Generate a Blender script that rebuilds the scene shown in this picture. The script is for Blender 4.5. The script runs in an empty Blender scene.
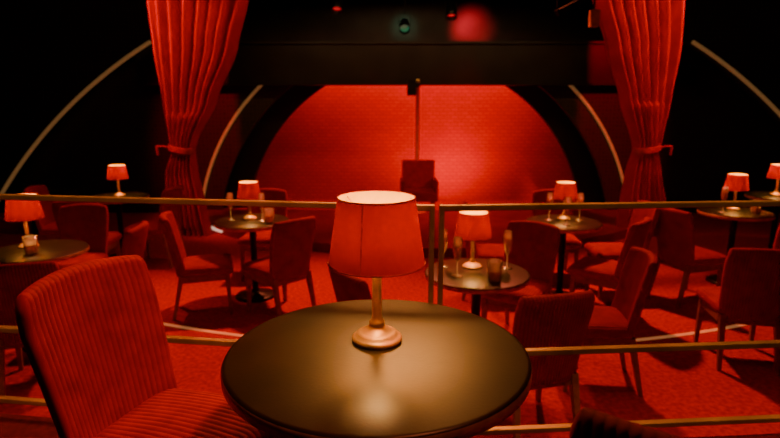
import bpy, math, random
from math import sin, cos, pi, sqrt, atan2, radians
from mathutils import Vector, Matrix
random.seed(4)
S = bpy.context.scene
col = S.collection

# ---------------------------------------------------------------- materials
def new_mat(name):
    m = bpy.data.materials.new(name); m.use_nodes = True
    nt = m.node_tree
    return m, nt, nt.nodes['Principled BSDF']
def simple(name, c, rough=.5, metal=0., spec=.5, emit=None, es=0, noise=None, bump=0, bscale=60, sheen=0, coat=0, attr=None):
    m, nt, p = new_mat(name)
    p.inputs['Base Color'].default_value = (*c, 1)
    p.inputs['Roughness'].default_value = rough
    p.inputs['Metallic'].default_value = metal
    p.inputs['Specular IOR Level'].default_value = spec
    if coat: p.inputs['Coat Weight'].default_value = coat
    if sheen:
        p.inputs['Sheen Weight'].default_value = sheen
        p.inputs['Sheen Roughness'].default_value = .4
        p.inputs['Sheen Tint'].default_value = (1, .02, .03, 1)
    if emit:
        p.inputs['Emission Color'].default_value = (*emit, 1)
        p.inputs['Emission Strength'].default_value = es
    tc = nt.nodes.new('ShaderNodeTexCoord')
    if noise:
        n = nt.nodes.new('ShaderNodeTexNoise'); n.inputs['Scale'].default_value = noise[0]
        n.inputs['Detail'].default_value = 5
        nt.links.new(tc.outputs['Object'], n.inputs['Vector'])
        r = nt.nodes.new('ShaderNodeValToRGB')
        r.color_ramp.elements[0].position = .3; r.color_ramp.elements[1].position = .7
        r.color_ramp.elements[0].color = (*[x*noise[1] for x in c], 1)
        r.color_ramp.elements[1].color = (*[min(1, x*noise[2]) for x in c], 1)
        nt.links.new(n.outputs['Fac'], r.inputs['Fac'])
        out = r.outputs['Color']
        if attr:
            a = nt.nodes.new('ShaderNodeAttribute'); a.attribute_name = attr
            mx = nt.nodes.new('ShaderNodeMix'); mx.data_type = 'RGBA'; mx.blend_type = 'MULTIPLY'
            mx.inputs[0].default_value = 1
            nt.links.new(out, mx.inputs[6]); nt.links.new(a.outputs['Color'], mx.inputs[7])
            out = mx.outputs[2]
        nt.links.new(out, p.inputs['Base Color'])
    if bump:
        n = nt.nodes.new('ShaderNodeTexNoise'); n.inputs['Scale'].default_value = bscale
        nt.links.new(tc.outputs['Object'], n.inputs['Vector'])
        b = nt.nodes.new('ShaderNodeBump'); b.inputs['Strength'].default_value = bump
        b.inputs['Distance'].default_value = .01
        nt.links.new(n.outputs['Fac'], b.inputs['Height'])
        nt.links.new(b.outputs['Normal'], p.inputs['Normal'])
    return m

M_velvet = simple('velvet_red', (.38, .005, .007), .75, noise=(14, .75, 1.15), sheen=.3, spec=.12, attr='rib')
M_curtain = simple('curtain_red', (.50, .004, .014), .7, noise=(5, .8, 1.1), sheen=.2, spec=.15)
M_wood = simple('dark_wood', (.30, .10, .04), .4, noise=(20, .7, 1.3))
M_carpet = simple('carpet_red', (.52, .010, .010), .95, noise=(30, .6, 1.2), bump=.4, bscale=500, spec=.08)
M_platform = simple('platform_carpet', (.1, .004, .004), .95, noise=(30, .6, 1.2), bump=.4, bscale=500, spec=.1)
M_stage = simple('stage_floor', (.2, .006, .006), .35, noise=(4, .7, 1.2))
M_black = simple('black_paint', (.010, .009, .008), .5, noise=(6, .7, 1.3), bump=.1, bscale=80)
M_backblack = simple('back_wall_gloss_black', (.04, .03, .028), .5, noise=(3, .6, 1.4))
M_beam = simple('beam_gloss_black', (.016, .013, .009), .35, noise=(3, .6, 1.4))
M_ceil = simple('ceiling_black', (.008, .008, .008), .8, noise=(6, .7, 1.3))
M_blackmetal = simple('black_metal', (.015, .015, .015), .4, metal=.6, noise=(10, .7, 1.3))
M_top = simple('black_laminate', (.015, .010, .004), .37, spec=.45, noise=(9, .6, 1.6), bump=.03, bscale=120)
M_rim = simple('table_edge_brass', (.70, .40, .12), .42, metal=.5, noise=(20, .6, 1.2))
M_brass = simple('lamp_brass', (.92, .58, .22), .42, metal=.45, noise=(30, .85, 1.1))
M_rail = simple('bronze_rail', (.62, .35, .12), .36, metal=.6, noise=(6, .6, 1.2))
M_trim = simple('gold_trim', (.70, .44, .16), .5, metal=.2, noise=(12, .8, 1.1), emit=(1, .5, .16), es=.11)  # slight emission added, since little light reaches the gold trim
M_floortrim = simple('floor_trim', (.95, .58, .26), .5, noise=(12, .8, 1.1), emit=(1, .4, .14), es=.25)  # carpet-edge line given a glow of its own; no lamp in it
M_led = simple('led_strip', (.8, .7, .6), .5, noise=(12, .9, 1.05), emit=(1, .62, .45), es=.8)
M_green = simple('indicator_green', (.1, .5, .2), .5, noise=(12, .9, 1.05), emit=(.1, .8, .4), es=.10)
M_redreflection = simple('red_reflection_lens', (.5, .02, .02), .4, noise=(12, .9, 1.05), emit=(1, .02, .03), es=.5)  # glow added to stand in for a red reflection above the beam
M_rope = simple('tieback_rope', (.45, .02, .02), .6, noise=(60, .5, 1.2))

def perforated():
    m, nt, p = new_mat('perforated_black')
    tc = nt.nodes.new('ShaderNodeTexCoord')
    v = nt.nodes.new('ShaderNodeTexVoronoi'); v.inputs['Scale'].default_value = 16
    v.inputs['Randomness'].default_value = .15
    nt.links.new(tc.outputs['Object'], v.inputs['Vector'])
    r = nt.nodes.new('ShaderNodeValToRGB')
    r.color_ramp.elements[0].color = (.003, .003, .003, 1); r.color_ramp.elements[0].position = .2
    r.color_ramp.elements[1].color = (.045, .036, .020, 1); r.color_ramp.elements[1].position = .45
    nt.links.new(v.outputs['Distance'], r.inputs['Fac'])
    nt.links.new(r.outputs['Color'], p.inputs['Base Color'])
    p.inputs['Roughness'].default_value = .45
    return m
M_perf = perforated()

def brickwall():
    m, nt, p = new_mat('backdrop_red')
    tc = nt.nodes.new('ShaderNodeTexCoord')
    mp = nt.nodes.new('ShaderNodeMapping'); mp.inputs['Rotation'].default_value = (pi/2, 0, 0)
    nt.links.new(tc.outputs['Object'], mp.inputs['Vector'])
    b = nt.nodes.new('ShaderNodeTexBrick')
    b.inputs['Scale'].default_value = 3.8
    b.inputs['Color1'].default_value = (.55, .006, .011, 1)
    b.inputs['Color2'].default_value = (.49, .005, .010, 1)
    b.inputs['Mortar'].default_value = (.38, .004, .008, 1)
    b.inputs['Mortar Size'].default_value = .022
    nt.links.new(mp.outputs['Vector'], b.inputs['Vector'])
    nt.links.new(b.outputs['Color'], p.inputs['Base Color'])
    p.inputs['Roughness'].default_value = .65
    p.inputs['Specular IOR Level'].default_value = .2
    return m
M_backdrop = brickwall()

def shade_mat(name, c, tw, ct=None):
    m = bpy.data.materials.new(name); m.use_nodes = True
    nt = m.node_tree; nt.nodes.clear()
    o = nt.nodes.new('ShaderNodeOutputMaterial')
    d = nt.nodes.new('ShaderNodeBsdfDiffuse'); t = nt.nodes.new('ShaderNodeBsdfTranslucent')
    mx = nt.nodes.new('ShaderNodeMixShader'); mx.inputs[0].default_value = tw
    tc = nt.nodes.new('ShaderNodeTexCoord')
    n = nt.nodes.new('ShaderNodeTexNoise'); n.inputs['Scale'].default_value = 90
    nt.links.new(tc.outputs['Object'], n.inputs['Vector'])
    r = nt.nodes.new('ShaderNodeValToRGB')
    r.color_ramp.elements[0].color = (*[x*.85 for x in c], 1)
    r.color_ramp.elements[1].color = (*c, 1)
    nt.links.new(n.outputs['Fac'], r.inputs['Fac'])
    nt.links.new(r.outputs['Color'], d.inputs['Color'])
    if ct: t.inputs['Color'].default_value = (*ct, 1)
    else: nt.links.new(r.outputs['Color'], t.inputs['Color'])
    nt.links.new(d.outputs[0], mx.inputs[1]); nt.links.new(t.outputs[0], mx.inputs[2])
    nt.links.new(mx.outputs[0], o.inputs['Surface'])
    return m
M_shade = shade_mat('shade_red_fabric', (.42, .004, .010), .27, (.54, .014, .010))
M_lining = shade_mat('shade_lining', (.72, .47, .10), .33)

def glass():
    m = bpy.data.materials.new('clear_glass'); m.use_nodes = True
    nt = m.node_tree; nt.nodes.clear()
    o = nt.nodes.new('ShaderNodeOutputMaterial')
    g = nt.nodes.new('ShaderNodeBsdfGlossy'); g.inputs['Roughness'].default_value = .2
    g.inputs['Color'].default_value = (1, .95, .88, 1)
    t = nt.nodes.new('ShaderNodeBsdfTransparent'); t.inputs['Color'].default_value = (.98, .97, .95, 1)
    d = nt.nodes.new('ShaderNodeBsdfTranslucent'); d.inputs['Color'].default_value = (1, .9, .7, 1)
    d2 = nt.nodes.new('ShaderNodeBsdfDiffuse'); d2.inputs['Color'].default_value = (1, .9, .7, 1)
    m3 = nt.nodes.new('ShaderNodeMixShader')
    nt.links.new(d.outputs[0], m3.inputs[1]); nt.links.new(d2.outputs[0], m3.inputs[2])
    lw = nt.nodes.new('ShaderNodeLayerWeight'); lw.inputs['Blend'].default_value = .35
    mx = nt.nodes.new('ShaderNodeMixShader'); m2 = nt.nodes.new('ShaderNodeMixShader'); m2.inputs[0].default_value = .40
    nt.links.new(t.outputs[0], m2.inputs[1]); nt.links.new(m3.outputs[0], m2.inputs[2])
    nt.links.new(lw.outputs['Facing'], mx.inputs[0])
    nt.links.new(m2.outputs[0], mx.inputs[1]); nt.links.new(g.outputs[0], mx.inputs[2])
    nt.links.new(mx.outputs[0], o.inputs['Surface'])
    return m
M_glass = glass()
M_liquid = shade_mat('amber_drink', (1, .62, .2), .6)

# ---------------------------------------------------------------- builder
class B:
    def __init__(s): s.v = []; s.f = []; s.m = []; s.sm = []; s.rib = {}
    def add(s, vs, fs, mi=0, smooth=True):
        o = len(s.v); s.v += [tuple(v) for v in vs]
        for f in fs:
            s.f.append([i+o for i in f]); s.m.append(mi); s.sm.append(smooth)
        return o
    def box(s, lo, hi, mi=0, M=None):
        x0, y0, z0 = lo; x1, y1, z1 = hi
        vs = [Vector(p) for p in [(x0,y0,z0),(x1,y0,z0),(x1,y1,z0),(x0,y1,z0),(x0,y0,z1),(x1,y0,z1),(x1,y1,z1),(x0,y1,z1)]]
        if M: vs = [M @ v for v in vs]
        s.add(vs, [(0,3,2,1),(4,5,6,7),(0,1,5,4),(1,2,6,5),(2,3,7,6),(3,0,4,7)], mi, False)
    def prism(s, a, b, ra, rb, mi=0, n=4, rot=pi/4, smooth=False):
        a = Vector(a); b = Vector(b); d = (b-a).normalized()
        up = Vector((0, 1, 0)) if abs(d.z) > .7 else Vector((0, 0, 1))
        x = up.cross(d).normalized(); y = d.cross(x)
        vs = []
        for p, r in ((a, ra), (b, rb)):
            for i in range(n):
                t = 2*pi*i/n+rot; vs.append(p+x*cos(t)*r+y*sin(t)*r)
        fs = [(i, (i+1) % n, n+(i+1) % n, n+i) for i in range(n)]
        s.add(vs, fs, mi, smooth)
        s.add(vs[:n], [tuple(reversed(range(n)))], mi, False); s.add(vs[n:], [tuple(range(n))], mi, False)
    def lathe(s, prof, mi=0, n=48, c=(0, 0, 0), smooth=True):
        vs = []; k = len(prof)
        for r, z in prof:
            for i in range(n):
                t = 2*pi*i/n; vs.append((c[0]+r*cos(t), c[1]+r*sin(t), c[2]+z))
        fs = [(j*n+i, j*n+(i+1) % n, (j+1)*n+(i+1) % n, (j+1)*n+i) for j in range(k-1) for i in range(n)]
        s.add(vs, fs, mi, smooth)
    def tube(s, pts, r, mi=0, n=8):
        pts = [Vector(p) for p in pts]; vs = []
        for i, p in enumerate(pts):
            d = (pts[min(i+1, len(pts)-1)]-pts[max(i-1, 0)]).normalized()
            up = Vector((0, 1, 0)) if abs(d.y) < .8 else Vector((0, 0, 1))
            x = up.cross(d).normalized(); y = d.cross(x)
            for j in range(n):
                t = 2*pi*j/n; vs.append(p+x*cos(t)*r+y*sin(t)*r)
        k = len(pts)
        fs = [(j*n+i, j*n+(i+1) % n, (j+1)*n+(i+1) % n, (j+1)*n+i) for j in range(k-1) for i in range(n)]
        s.add(vs, fs, mi)
        s.add(vs[:n], [tuple(reversed(range(n)))], mi); s.add(vs[-n:], [tuple(range(n))], mi)
    def mesh(s, name, mats):
        me = bpy.data.meshes.new(name+'_mesh'); me.from_pydata(s.v, [], s.f)
        for m in mats: me.materials.append(m)
        me.polygons.foreach_set('material_index', s.m); me.polygons.foreach_set('use_smooth', s.sm)
        if s.rib:
            a = me.color_attributes.new('rib', 'FLOAT_COLOR', 'POINT')
            for i in range(len(s.v)):
                k = s.rib.get(i, 1.0); a.data[i].color = (k, k, k, 1)
        me.update(); return me
    def obj(s, name, mats, loc=(0, 0, 0), rz=0, parent=None):
        return place(name, s.mesh(name, mats), loc, rz, parent)
def place(name, me, loc=(0, 0, 0), rz=0, parent=None, sc=1):
    o = bpy.data.objects.new(name, me); col.objects.link(o)
    o.location = loc; o.rotation_euler = (0, 0, rz); o.scale = (sc,)*3
    if parent: o.parent = parent
    return o

# ---------------------------------------------------------------- room shell
XL, XR, YB, YF, ZC = -7.5, 8.0, -2.6, 12.0, 4.2
def slab(name, lo, hi, mat):
    b = B(); b.box(lo, hi); return b.obj(name, [mat])
slab('floor', (XL, YB, -.1), (XR, YF, 0), M_carpet)
slab('ceiling', (XL, YB, ZC), (XR, YF, ZC+.1), M_ceil)
slab('wall_left', (XL-.1, YB, 0), (XL, YF, ZC), M_black)
slab('wall_right', (XR, YB, 0), (XR+.1, YF, ZC), M_black)
slab('wall_rear', (XL, YB-.1, 0), (XR, YB, ZC), M_black)
slab('wall_back', (XL, YF, 0), (XR, YF+.1, ZC), M_backblack)

def railY(x): return 1.95 + (.138*(.165-x) if x < .165 else .074*(x-.165))
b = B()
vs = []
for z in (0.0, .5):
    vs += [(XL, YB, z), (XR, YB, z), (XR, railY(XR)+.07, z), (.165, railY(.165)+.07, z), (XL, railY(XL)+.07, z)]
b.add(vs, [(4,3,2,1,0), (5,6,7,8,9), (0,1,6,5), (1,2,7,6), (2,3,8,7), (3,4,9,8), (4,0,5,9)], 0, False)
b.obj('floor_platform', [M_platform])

def archwall(name, x0, x1, ztop, y, th, cx, cz, R, mat):
    b = B(); N = 180
    X = [x0+(x1-x0)*i/N for i in range(N+1)]
    def zb(x):
        d = R*R-(x-cx)**2
        return max(0, cz+sqrt(d)) if d > 0 else 0
    hw = sqrt(max(0, R*R-cz*cz))
    X += [cx-hw, cx+hw]; X = sorted(x for x in X if x0 <= x <= x1)
    vs = []
    for x in X:
        z = min(zb(x), ztop-.002)
        vs += [(x, y, z), (x, y, ztop), (x, y+th, z), (x, y+th, ztop)]
    fs = []
    for i in range(len(X)-1):
        a = i*4; c = a+4
        fs += [(a, c, c+1, a+1), (c+2, a+2, a+3, c+3), (a+2, c+2, c, a), (a+1, c+1, c+3, a+3)]
    fs += [(0, 1, 3, 2), (len(vs)-4, len(vs)-2, len(vs)-1, len(vs)-3)]
    b.add(vs, fs, 0, False)
    return b.obj(name, [mat])
archwall('wall_proscenium_outer', XL, XR, ZC, 9.0, .08, .42, -4.4, 8.2, M_perf)
archwall('wall_proscenium_middle', XL, XR, 2.45, 9.3, .10, .41, -.56, 3.3, M_perf)
archwall('wall_proscenium_inner', -4.6, 5.4, 2.6, 9.75, .10, .43, -.42, 2.93, M_black)
slab('wall_stage_backdrop', (-4.6, 10.55, 0), (5.4, 10.65, 2.75), M_backdrop)

def arc_trim(name, cx, cz, R, y, z0, z1, side, r, mat):
    b = B(); pts = []
    a0 = math.asin((z0-cz)/R); a1 = math.asin((z1-cz)/R)
    for i in range(41):
        a = a0+(a1-a0)*i/40
        pts.append((cx+side*R*cos(a), y, cz+R*sin(a)))
    b.tube(pts, r); b.obj(name, [mat])
arc_trim('trim_1', .42, -4.4, 8.2, 8.975, .03, 2.72, -1, .030, M_trim)
arc_trim('trim_2', .54, -4.4, 8.2, 8.975, .03, 2.72, 1, .030, M_trim)
arc_trim('trim_3', .41, -.56, 3.62, 9.28, .03, 2.10, -1, .026, M_trim)
arc_trim('trim_4', .41, -.56, 3.62, 9.28, .03, 2.10, 1, .026, M_trim)

b = B(); b.box((-3.95, 9.1, 2.10), (4.8, 9.29, 2.72)); b.box((-3.95, 9.06, 2.70), (4.8, 9.29, 2.74)); b.box((-3.95, 9.06, 2.08), (4.8, 9.29, 2.12))
o = b.obj('proscenium_beam', [M_beam])

def disc_sector(name, cx, cy, R, z0, z1, mat, ymax):
    b = B(); pts = []
    for i in range(121):
        a = pi + pi*i/120
        x, y = cx+R*cos(a), cy+R*sin(a)
        pts.append((x, min(y, ymax)))
    n = len(pts)
    vs = [(x, y, z0) for x, y in pts]+[(x, y, z1) for x, y in pts]
    fs = [(i, (i+1) % n, n+(i+1) % n, n+i) for i in range(n)]+[tuple(range(n, 2*n)), tuple(reversed(range(n)))]
    b.add(vs, fs, 0, False); return b.obj(name, [mat])
disc_sector('stage_platform', .55, 10.7, 4.15, 0, .12, M_stage, 8.95)
def ringstrip(name, cx, cy, R0, R1, z0, z1, a0, a1, mat):
    b = B(); vs = []; N = 60
    for i in range(N+1):
        a = a0+(a1-a0)*i/N
        for R, z in ((R0, z0), (R1, z0), (R1, z1), (R0, z1)): vs.append((cx+R*cos(a), cy+R*sin(a), z))
    fs = [(i*4+j, i*4+(j+1) % 4, i*4+4+(j+1) % 4, i*4+4+j) for i in range(N) for j in range(4)]
    fs += [(0, 3, 2, 1), tuple(N*4+k for k in range(4))]
    b.add(vs, fs, 0, False); return b.obj(name, [mat])
ringstrip('trim_5', .55, 10.7, 4.15, 4.17, .03, .07, radians(220), radians(225.5), M_led)
ringstrip('trim_6', .55, 10.7, 4.15, 4.17, .03, .07, radians(316), radians(321), M_led)
ringstrip('trim_7', .55, 10.7, 6.65, 6.69, 0, .004, radians(225), radians(318), M_floortrim)

# ---------------------------------------------------------------- curtains
def curtain(name, rows, y, folds, hook):
    rows = sorted(rows)
    def ev(z):
        for (z0, l0, r0), (z1, l1, r1) in zip(rows, rows[1:]):
            if z <= z1:
                t = (z-z0)/(z1-z0); t = t*t*(3-2*t)*.4+t*.6
                return l0+(l1-l0)*t, r0+(r1-r0)*t
        return rows[-1][1:]
    b = B(); NU, NV = folds*12, 120
    ph = [random.uniform(-1.3, 1.3) for _ in range(folds+2)]
    am = [random.uniform(.6, 1.25) for _ in range(folds+2)]
    vs = []
    for th in (0, .012):
        for j in range(NV+1):
            z = .0+(ZC-.05)*j/NV
            l, r = ev(z); w = r-l
            amp = min(.14, .045+w*.09)
            for i in range(NU+1):
                u = i/NU
                k = u*folds; kk = int(min(k, folds-1)); f = k-kk
                f = f*f*(3-2*f)
                p = ph[kk]*(1-f)+ph[kk+1]*f; A = am[kk]*(1-f)+am[kk+1]*f
                yy = amp*A*sin(2*pi*k+p+.3*sin(z*1.6+kk)) + .3*amp*sin(4*pi*k+2*p+z*.7)
                yy -= .10*sin(pi*u)*(1 if w < .6 else .4)
                vs.append((l+w*u+.015*cos(2*pi*k+p)*min(1, w), y+yy+th, z))
    n = (NU+1)*(NV+1)
    fs = []
    for j in range(NV):
        for i in range(NU):
            a = j*(NU+1)+i
            fs.append((a, a+1, a+NU+2, a+NU+1))
            fs.append((n+a+1, n+a, n+a+NU+1, n+a+NU+2))
    for j in range(NV):
        a = j*(NU+1); c = a+NU
        fs.append((a, a+NU+1, n+a+NU+1, n+a)); fs.append((c, n+c, n+c+NU+1, c+NU+1))
    b.add(vs, fs, 0)
    l, r = ev(1.19); cx = (l+r)/2
    rr = (r-l)/2+.012
    for zz, rad in ((1.18, .016), (1.205, .018), (1.23, .016)):
        pts = [(cx+rr*cos(t), y-.05+.17*sin(t), zz+.03*cos(t)*hook) for t in [2*pi*i/32 for i in range(33)]]
        b.tube(pts, rad, 1)
    hx = cx+hook*rr
    b.tube([(hx, y, 1.21), (hx+hook*.10, y, 1.24), (hx+hook*.2, y, 1.24)], .012, 1)
    b.tube([(hx+hook*.2, y, 1.24), (hx+hook*.2, y+.02, 1.12)], .018, 1)
    l, r = ev(ZC)
    b.box((l-.1, y-.05, ZC-.05), (r+.1, y+.08, ZC), 2)
    return b.obj(name, [M_curtain, M_rope, M_blackmetal])
q = .968
curtain('stage_curtain', [(z, l*q, r*q) for z, l, r in [(0, -3.27, -2.62), (.45, -3.22, -2.69), (.88, -3.18, -2.76), (1.19, -3.06, -2.77), (1.29, -3.09, -2.74), (1.85, -3.14, -2.43), (2.52, -3.20, -2.10), (3.17, -3.236, -1.90), (4.2, -3.26, -1.65)]], 7.72, 7, -1)
curtain('stage_curtain', [(z, l*q, r*q) for z, l, r in [(0, 3.28, 3.95), (.45, 3.33, 3.91), (.88, 3.37, 3.81), (1.19, 3.44, 3.74), (1.29, 3.42, 3.77), (1.85, 3.20, 3.83), (2.52, 2.95, 3.88), (3.17, 2.71, 3.86), (4.2, 2.5, 3.85)]], 7.72, 7, 1)

# ---------------------------------------------------------------- chair
def chair_mesh():
    b = B()
    AMP = .0045
    def rv(s, k): return abs(sin(pi*s*k))**.8
    NU = 168; K = 24; T = .027
    def P(u, v, th, side, dz=0):
        hw = .195+.03*v-.010*max(0, v-.9)/.1
        y = -.205-.085*v-.02*v*v+.055*u*u
        e = (max(0, 1-abs(u)**10))**.5
        r = rv((u+1)/2, K)
        z = .36+v*.50+.018*(1-u*u)*v+dz
        if abs(u) > .9: z -= v*.035*((abs(u)-.9)/.1)**2
        return (u*hw, y+side*(T*(.45+.55*e)+AMP*r*e)*th, z), r*e+(1-e)
    rows = [(v/12, 1, 0) for v in range(13)]+[(1, cos(a), T*sin(a)) for a in (.3, .6, .9, 1.2, 1.5)]
    vs = []; rb = []
    for v, th, dz in rows:
        for side in (1, -1):
            for i in range(NU+1):
                p, r = P((-1+2*i/NU)*side, v, th, side, dz); vs.append(p); rb.append(.65+.35*r)  # grooves between ribs painted darker in vertex colour, standing in for shade
    n = 2*(NU+1)
    fs = [(j*n+i, j*n+(i+1) % n, (j+1)*n+(i+1) % n, (j+1)*n+i) for j in range(len(rows)-1) for i in range(n)]
    j = (len(rows)-1)*n
    fs += [(j+i, j+i+1, j+n-2-i, j+n-1-i) for i in range(NU)]
    fs += [(i+1, i, n-1-i, n-2-i) for i in range(NU)]
    fs = [tuple(reversed(f)) for f in fs]
    o = b.add(vs, fs, 0)
    for i, r in enumerate(rb): b.rib[o+i] = r
    NU = 154; K = 22
    ys = []
    y0, y1, R = -.20, .245, .04
    for a in (1.5, 1.1, .7, .35, 0): ys.append((y0+R-R*sin(a), cos(a)))
    for i in range(1, 10): ys.append((y0+R+(y1-y0-2*R)*i/9.5, 1))
    for a in (0, .35, .7, 1.1, 1.5): ys.append((y1-R+R*sin(a), cos(a)))
    vs = []; rb = []
    for y, c in ys:
        t = (y-y0)/(y1-y0)
        hw = (.205+.03*t)*(1-.10*(1-c))
        for side in (1, -1):
            for i in range(NU+1):
                u = (-1+2*i/NU)*side
                e = (max(0, 1-abs(u)**8))**.5
                h = .045*(.15+.85*e)*(.15+.85*c)
                r = rv((u+1)/2, K) if side == 1 else 1
                crown = .018*(1-u*u)*c*sin(pi*min(1, max(0, t))) if side == 1 else 0
                vs.append((u*hw, y, .415+side*h+crown+(AMP*r*e*c if side == 1 else 0)))
                rb.append(.65+.35*(r*e+1-e))  # seat grooves carry the same painted shade
    n = 2*(NU+1)
    fs = [(j*n+i, j*n+(i+1) % n, (j+1)*n+(i+1) % n, (j+1)*n+i) for j in range(len(ys)-1) for i in range(n)]
    j = (len(ys)-1)*n
    fs += [(j+i, j+i+1, j+n-2-i, j+n-1-i) for i in range(NU)]
    fs += [(i+1, i, n-1-i, n-2-i) for i in range(NU)]
    o = b.add(vs, fs, 0)
    for i, r in enumerate(rb): b.rib[o+i] = r
    b.box((-.185, .175, .325), (.185, .2, .385), 1); b.box((-.175, -.2, .325), (.175, -.175, .385), 1)
    b.box((-.2, -.18, .325), (-.175, .19, .385), 1); b.box((.175, -.18, .325), (.2, .19, .385), 1)
    for sx in (-1, 1):
        b.prism((sx*.195, .205, 0), (sx*.185, .19, .385), .017, .029, 1)
        b.prism((sx*.185, -.27, 0), (sx*.175, -.185, .385), .017, .029, 1)
    return b.mesh('dining_chair', [M_velvet, M_wood])
ch = chair_mesh()
def chair(x, y, dx, dy, z=0): return place('dining_chair', ch, (x, y, z), atan2(-dx, dy))
chair(-.61, 1.45, .95, -.31, .5)
chair(.61, .945, .50, .866, .5)
for c in [(-.98, 4.78, -.72, .70), (-1.66, 4.85, .95, .30), (-2.27, 4.33, -1, -.1),
          (-3.75, 6.35, 1, .1), (-2.72, 6.35, -1, .1), (-3.12, 5.72, -.1, 1),
          (-2.85, 4.95, .1, -1), (-3.42, 4.45, 1, -.3), (-2.35, 3.55, -.35, 1),
          (-.02, 3.28, .85, .5), (1.00, 4.20, -.55, -.8),
          (1.86, 4.72, -.75, .6), (.98, 5.25, 1, -.1), (.80, 3.02, -.25, 1), (1.37, 3.55, -1, .12),
          (2.83, 5.15, .9, .3), (2.55, 3.90, .2, 1), (3.47, 4.80, .1, 1),
          (-1.35, 5.88, 0, -1), (1.75, 5.82, -.1, -1), (4.15, 5.3, -.7, .6), (2.2, 5.3, -1, 0)]:
    chair(*c)

# ---------------------------------------------------------------- tables
def table_mesh(r, h=.75):
    b = B()
    b.lathe([(.001, h), (r-.012, h), (r-.004, h-.002), (r-.002, h-.005)], 0, 96)
    b.lathe([(r-.002, h-.005), (r, h-.009), (r, h-.03), (r-.004, h-.034)], 1, 96)
    b.lathe([(r-.004, h-.034), (.001, h-.034)], 0, 96)
    b.lathe([(.09, h-.034), (.085, h-.05), (.032, h-.06), (.03, h-.3), (.03, .08), (.045, .05), (.15, .03), (.19, .018), (.195, 0), (.001, 0)], 2, 48)
    return b.mesh('round_table', [M_top, M_rim, M_blackmetal])
tm_hero = table_mesh(.380); tm = table_mesh(.345)
place('round_table', tm_hero, (-.032, 1.325, .5))
tabs = [(-1.30, 5.21), (.575, 3.58), (1.62, 5.15), (3.52, 5.65), (-2.67, 4.14), (-3.2, 6.55), (4.6, 6.6)]
for x, y in tabs: place('round_table', tm, (x, y, 0))

# ---------------------------------------------------------------- lamps
def lamp_meshes():
    b = B()
    b.lathe([(.001, 0), (.064, 0), (.066, .004), (.066, .009), (.060, .014), (.056, .015), (.053, .021), (.044, .025), (.038, .026), (.030, .034), (.022, .037),
             (.019, .046), (.021, .050), (.019, .054), (.0135, .060), (.013, .075), (.0125, .19), (.0155, .195), (.0155, .203), (.012, .207),
             (.010, .235), (.010, .24), (.009, .255), (.001, .256)], 0, 48)
    for k in range(3):
        a = 2*pi*k/3+.4
        b.tube([(.008*cos(a), .008*sin(a), .25), (.05*cos(a), .05*sin(a), .33), (.096*cos(a), .096*sin(a), .372)], .0015, 0, 6)
    body = b.mesh('lamp_body', [M_brass])
    b = B()
    z0, z1, r0, r1 = .212, .380, .1235, .0975
    b.lathe([(r0, z0), (r0*.66+r1*.34, z0*.66+z1*.34), (r0*.33+r1*.67, z0*.33+z1*.67), (r1, z1)], 0, 72)
    b.lathe([(r1-.002, z1), (r0*.33+r1*.67-.002, z0*.33+z1*.67), (r0*.66+r1*.34-.002, z0*.66+z1*.34), (r0-.002, z0)], 1, 72)
    for r, z in ((r0, z0), (r1, z1)):
        b.tube([(r*cos(t), r*sin(t), z) for t in [2*pi*i/72 for i in range(73)]], .002, 2, 6)
    for a in (-pi/2-.30, pi/2-.3):
        b.tube([((r0+.0005)*cos(a), (r0+.0005)*sin(a), z0), ((r1+.0005)*cos(a), (r1+.0005)*sin(a), z1)], .0011, 2, 6)
    shade = b.mesh('lamp_shade', [M_shade, M_lining, M_rope])
    return body, shade
lb, ls = lamp_meshes()
def lamp(x, y, z, e, sc=1):
    em = bpy.data.objects.new('table_lamp', None); col.objects.link(em); em.location = (x, y, z); em.scale = (sc,)*3
    place('body', lb, parent=em); place('shade', ls, parent=em)
    l = bpy.data.lights.new('bulb', 'POINT'); l.energy = e; l.color = (1, .46, .13); l.shadow_soft_size = .02
    o = bpy.data.objects.new('bulb', l); col.objects.link(o); o.parent = em; o.location = (0, 0, .30)
lamp(-.034, 1.39, 1.25, 5.4)
for x, y, s in [(-1.34, 5.30, .92), (.56, 3.70, 1), (1.66, 5.28, .92), (3.58, 5.78, .95), (-2.80, 4.24, 1.05), (-3.2, 6.6, .95), (4.6, 6.65, .95)]:
    lamp(x, y, .75, 7.5, s)

# ---------------------------------------------------------------- glasses
def flute():
    b = B()
    b.lathe([(.001, 0), (.031, 0), (.032, .002), (.012, .006), (.004, .012), (.0035, .075), (.008, .085), (.018, .105), (.024, .14), (.025, .17), (.022, .215),
             (.0208, .215), (.0238, .17), (.0228, .14), (.017, .107), (.006, .088), (.001, .087)], 0, 32)
    b.lathe([(.001, .089), (.006, .0895), (.0165, .108), (.0222, .14), (.0232, .17), (.001, .17)], 1, 32)
    return b.mesh('champagne_flute', [M_glass, M_liquid])
def tumbler():
    b = B()
    b.lathe([(.001, 0), (.030, 0), (.032, .004), (.037, .095), (.0352, .095), (.031, .012), (.001, .011)], 0, 32)
    b.lathe([(.001, .0125), (.0305, .0125), (.0328, .05), (.001, .05)], 1, 32)
    return b.mesh('tumbler_glass', [M_glass, M_liquid])
fm, tmm = flute(), tumbler()
for x, y in [(.36, 3.70), (.433, 3.49), (.79, 3.67), (-1.50, 5.22), (-1.20, 5.20), (1.78, 5.20), (1.50, 5.22), (3.36, 5.60), (1.60, 4.99)]:
    place('champagne_flute', fm, (x, y, .75), sc=1.2)
for x, y in [(.657, 3.41), (-2.66, 4.05), (-1.12, 5.12), (3.66, 5.55)]:
    place('tumbler_glass', tmm, (x, y, .75), sc=1.35)

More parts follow.
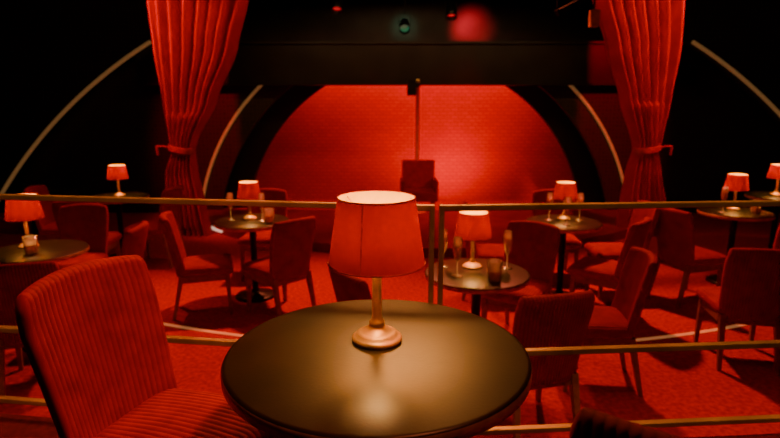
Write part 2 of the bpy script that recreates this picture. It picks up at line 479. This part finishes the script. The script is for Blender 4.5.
# ---------------------------------------------------------------- railing
b = B()
def rail_seg(x0, x1):
    for z, h in ((1.495, .010), (.938, .011), (.615, .010)):
        a = Vector((x0, railY(x0), z)); c = Vector((x1, railY(x1), z))
        d = (c-a).normalized(); nrm = Vector((-d.y, d.x, 0))
        vs = []
        for p in (a, c):
            for s, t in ((-1, -1), (1, -1), (1, 1), (-1, 1)): vs.append(p+nrm*s*.014+Vector((0, 0, t*h)))
        b.add(vs, [(0,1,2,3),(7,6,5,4),(0,4,5,1),(1,5,6,2),(2,6,7,3),(3,7,4,0)], 0, False)
rail_seg(-5.4, .155); rail_seg(.185, 5.4)
for x in (-5.4, -3.6, -1.9, .148, .182, 1.95, 3.7, 5.4):
    y = railY(x)
    b.box((x-.009, y-.016, .5), (x+.009, y+.016, 1.506), 0)
    b.box((x-.035, y-.035, .5), (x+.035, y+.035, .508), 0)
o = b.obj('guard_railing', [M_rail])
m = o.modifiers.new('bev', 'BEVEL'); m.width = .003; m.segments = 2

# ---------------------------------------------------------------- stage items
pole = B()
pole.lathe([(.001, 0), (.15, 0), (.15, .012), (.03, .02), (.026, .04), (.026, 2.0), (.03, 2.0), (.03, 2.04), (.001, 2.04)], 0, 24)
pole.box((-.16, -.08, 1.80), (-.03, .06, 2.02), 1)
pole.box((-.10, -.04, 1.92), (.03, .04, 1.98), 1)
pole.obj('stage_pole', [M_brass, M_blackmetal], (.42, 8.75, .12))  # simplified guess at a cabaret pole with a mount box on top
b = B()
b.box((-.24, -.2, .30), (.24, .22, .44), 0); b.box((-.24, .18, .44), (.24, .25, .86), 0)
b.box((-.27, -.2, .30), (-.22, .22, .60), 0); b.box((.22, -.2, .30), (.27, .22, .60), 0)
for sx in (-.21, .21):
    for sy in (-.17, .2): b.prism((sx, sy, 0), (sx, sy, .3), .018, .024, 1)
b.rib[0] = 1.0
o = b.obj('armchair', [M_velvet, M_wood], (.42, 8.2, .12))
m = o.modifiers.new('bev', 'BEVEL'); m.width = .02; m.segments = 3
b = B()
b.box((-.25, -.2, 0), (.25, .2, .62), 0)
for cz, rr in ((.22, .17), (.5, .07)):
    b2 = B(); b2.lathe([(rr, 0), (rr*.95, .015), (rr*.85, .01), (rr*.3, .01), (.001, .02)], 0, 32)
    b.add([(v[0], -.2-v[2], cz+v[1]) for v in b2.v], b2.f, 1)
o = b.obj('floor_loudspeaker', [M_blackmetal, M_black], (-4.75, 7.9, 0))

def par_can(x, y, z, lens, tilt=.6):
    b = B()
    b.lathe([(.04, .16), (.075, .13), (.09, 0), (.095, -.14), (.088, -.14), (.083, -.05)], 0, 24)
    b.lathe([(.083, -.06), (.001, -.06)], 1, 24)
    M = Matrix.Rotation(tilt, 4, 'X')
    b.v = [tuple(M @ Vector(v)) for v in b.v]
    b.tube([(-.10, 0, 0), (-.10, 0, .2), (.10, 0, .2), (.10, 0, 0)], .008, 0)
    b.tube([(0, 0, .2), (0, 0, ZC-z)], .012, 0)
    b.obj('stage_spotlight', [M_blackmetal, lens], (x, y, z))
par_can(1.05, 10.2, 3.35, M_redreflection, -.5); par_can(.25, 10.2, 3.1, M_green, -1.0); par_can(-1.6, 8.5, 3.55, M_green, -.8)
par_can(1.9, 8.2, 3.45, M_blackmetal, .8); par_can(-.6, 8.2, 3.5, M_green, -.7); par_can(.45, 8.2, 3.42, M_green, -.7)
par_can(-.9, 10.2, 3.45, M_redreflection, -.6)
b = B()
b.tube([(-4.5, 8.6, 3.85), (5, 8.6, 3.85)], .03); b.tube([(-4.5, 10.35, 3.85), (5, 10.35, 3.85)], .03)
for x in (-4, 0, 4):
    b.tube([(x, 8.6, 3.85), (x, 8.6, ZC)], .012); b.tube([(x, 10.35, 3.85), (x, 10.35, ZC)], .012)
b.obj('lighting_rig', [M_blackmetal])
b = B()
b.prism((1.85, 6.6, 2.80), (2.9, 6.8, 3.30), .045, .045, 0); b.prism((2.9, 6.8, 3.30), (2.9, 6.8, ZC), .03, .03, 0)
b.prism((1.85, 6.6, 2.80), (1.85, 6.6, ZC), .01, .01, 0)
b.box((2.24, 6.60, 2.66), (2.33, 6.70, 2.84), 1); b.prism((2.285, 6.68, 2.84), (2.285, 6.68, 3.02), .012, .012, 0)
b.obj('ceiling_bracket', [M_blackmetal, M_wood])

# ---------------------------------------------------------------- lights
def area(name, loc, target, sx, sy, e, c, spread=180):
    l = bpy.data.lights.new(name, 'AREA'); l.shape = 'RECTANGLE'; l.size = sx; l.size_y = sy; l.energy = e; l.color = c
    l.spread = radians(spread)
    o = bpy.data.objects.new(name, l); col.objects.link(o); o.location = loc
    o.rotation_euler = (Vector(target)-Vector(loc)).to_track_quat('-Z', 'Y').to_euler(); return o
def spot(name, loc, target, e, c, ang=50, blend=.6, r=.1):
    l = bpy.data.lights.new(name, 'SPOT'); l.energy = e; l.color = c; l.spot_size = radians(ang); l.spot_blend = blend; l.shadow_soft_size = r
    o = bpy.data.objects.new(name, l); col.objects.link(o); o.location = loc
    o.rotation_euler = (Vector(target)-Vector(loc)).to_track_quat('-Z', 'Y').to_euler(); return o
RED = (1, .002, .025)
WARM = (1, .36, .08)
FL = (1, .16, .07)
spot('floor_spot_light', (-.3, 7.0, 4.0), (-.9, 4.4, 0), 1150, FL, 64, 1, .1)
spot('floor_spot_light', (1.6, 7.0, 4.0), (2.4, 4.4, 0), 1150, FL, 64, 1, .1)
spot('floor_spot_light', (-3.0, 6.7, 4.0), (-3.3, 4.5, 0), 420, FL, 62, 1, .1)
area('dining_fill_light', (.4, 3.4, 4.1), (.4, 5.5, 0), 4, 1, 24, (1, .10, .05))
area('backdrop_wash_light', (.45, 9.95, 2.62), (.45, 10.6, .6), 4.5, .15, 50, RED)
spot('backdrop_uplight', (1.1, 9.2, .25), (1.0, 10.55, 1.4), 190, RED, 130, 1, .15)
spot('curtain_spot_light', (-3.9, 5.6, 3.95), (-2.7, 7.7, 2.1), 680, RED, 52)
spot('curtain_spot_light', (4.6, 5.6, 3.95), (3.3, 7.7, 2.1), 680, RED, 52)
spot('rear_wall_glow_light', (1.5, 10.9, 3.5), (1.65, 12, 3.25), 180, (1, .02, .04), 50, 1, .1)  # unseen spots added to cast red and green patches on the wall
spot('rear_wall_glow_light', (.25, 11.2, 3.5), (.3, 12, 3.25), 6, (.3, 1, .55), 50, 1, .1)
spot('pole_spot_light', (.2, 6.9, 4.0), (.42, 8.7, 1.5), 60, (1, .5, .2), 22, 1, .05)
spot('platform_spot_light', (.9, .9, 3.95), (-.75, 1.5, 1.1), 320, (1, .2, .08), 42, 1, .12)
area('table_sheen_light', (.2, 6.0, 4.1), (0, 1.4, 1.2), 1.6, .6, 26, WARM, 60)  # unseen light added to lay an amber reflection on the tabletop
area('railing_fill_light', (0, 1.5, 4.12), (0, 2.05, 1.2), 6, .1, 13, (1, .5, .17), 34)  # unseen strip added to brighten the rails from above
area('proscenium_warm_light', (.5, 6.9, 3.9), (.5, 9.2, 2.2), 5, .2, 42, (1, .6, .25))  # unseen light added in front to make the dark beam show

w = bpy.data.worlds.new('world'); S.world = w; w.use_nodes = True
w.node_tree.nodes['Background'].inputs[0].default_value = (.05, .01, .008, 1)
w.node_tree.nodes['Background'].inputs[1].default_value = .05

# ---------------------------------------------------------------- camera
cam = bpy.data.cameras.new('camera'); co = bpy.data.objects.new('camera', cam); col.objects.link(co)
co.location = (0, 0, 1.87); co.rotation_euler = (radians(78), 0, 0)
cam.sensor_width = 36; cam.lens = 26.08
cam.dof.use_dof = True; cam.dof.focus_distance = 1.42; cam.dof.aperture_fstop = 3.5
cam.clip_start = .05
S.camera = co
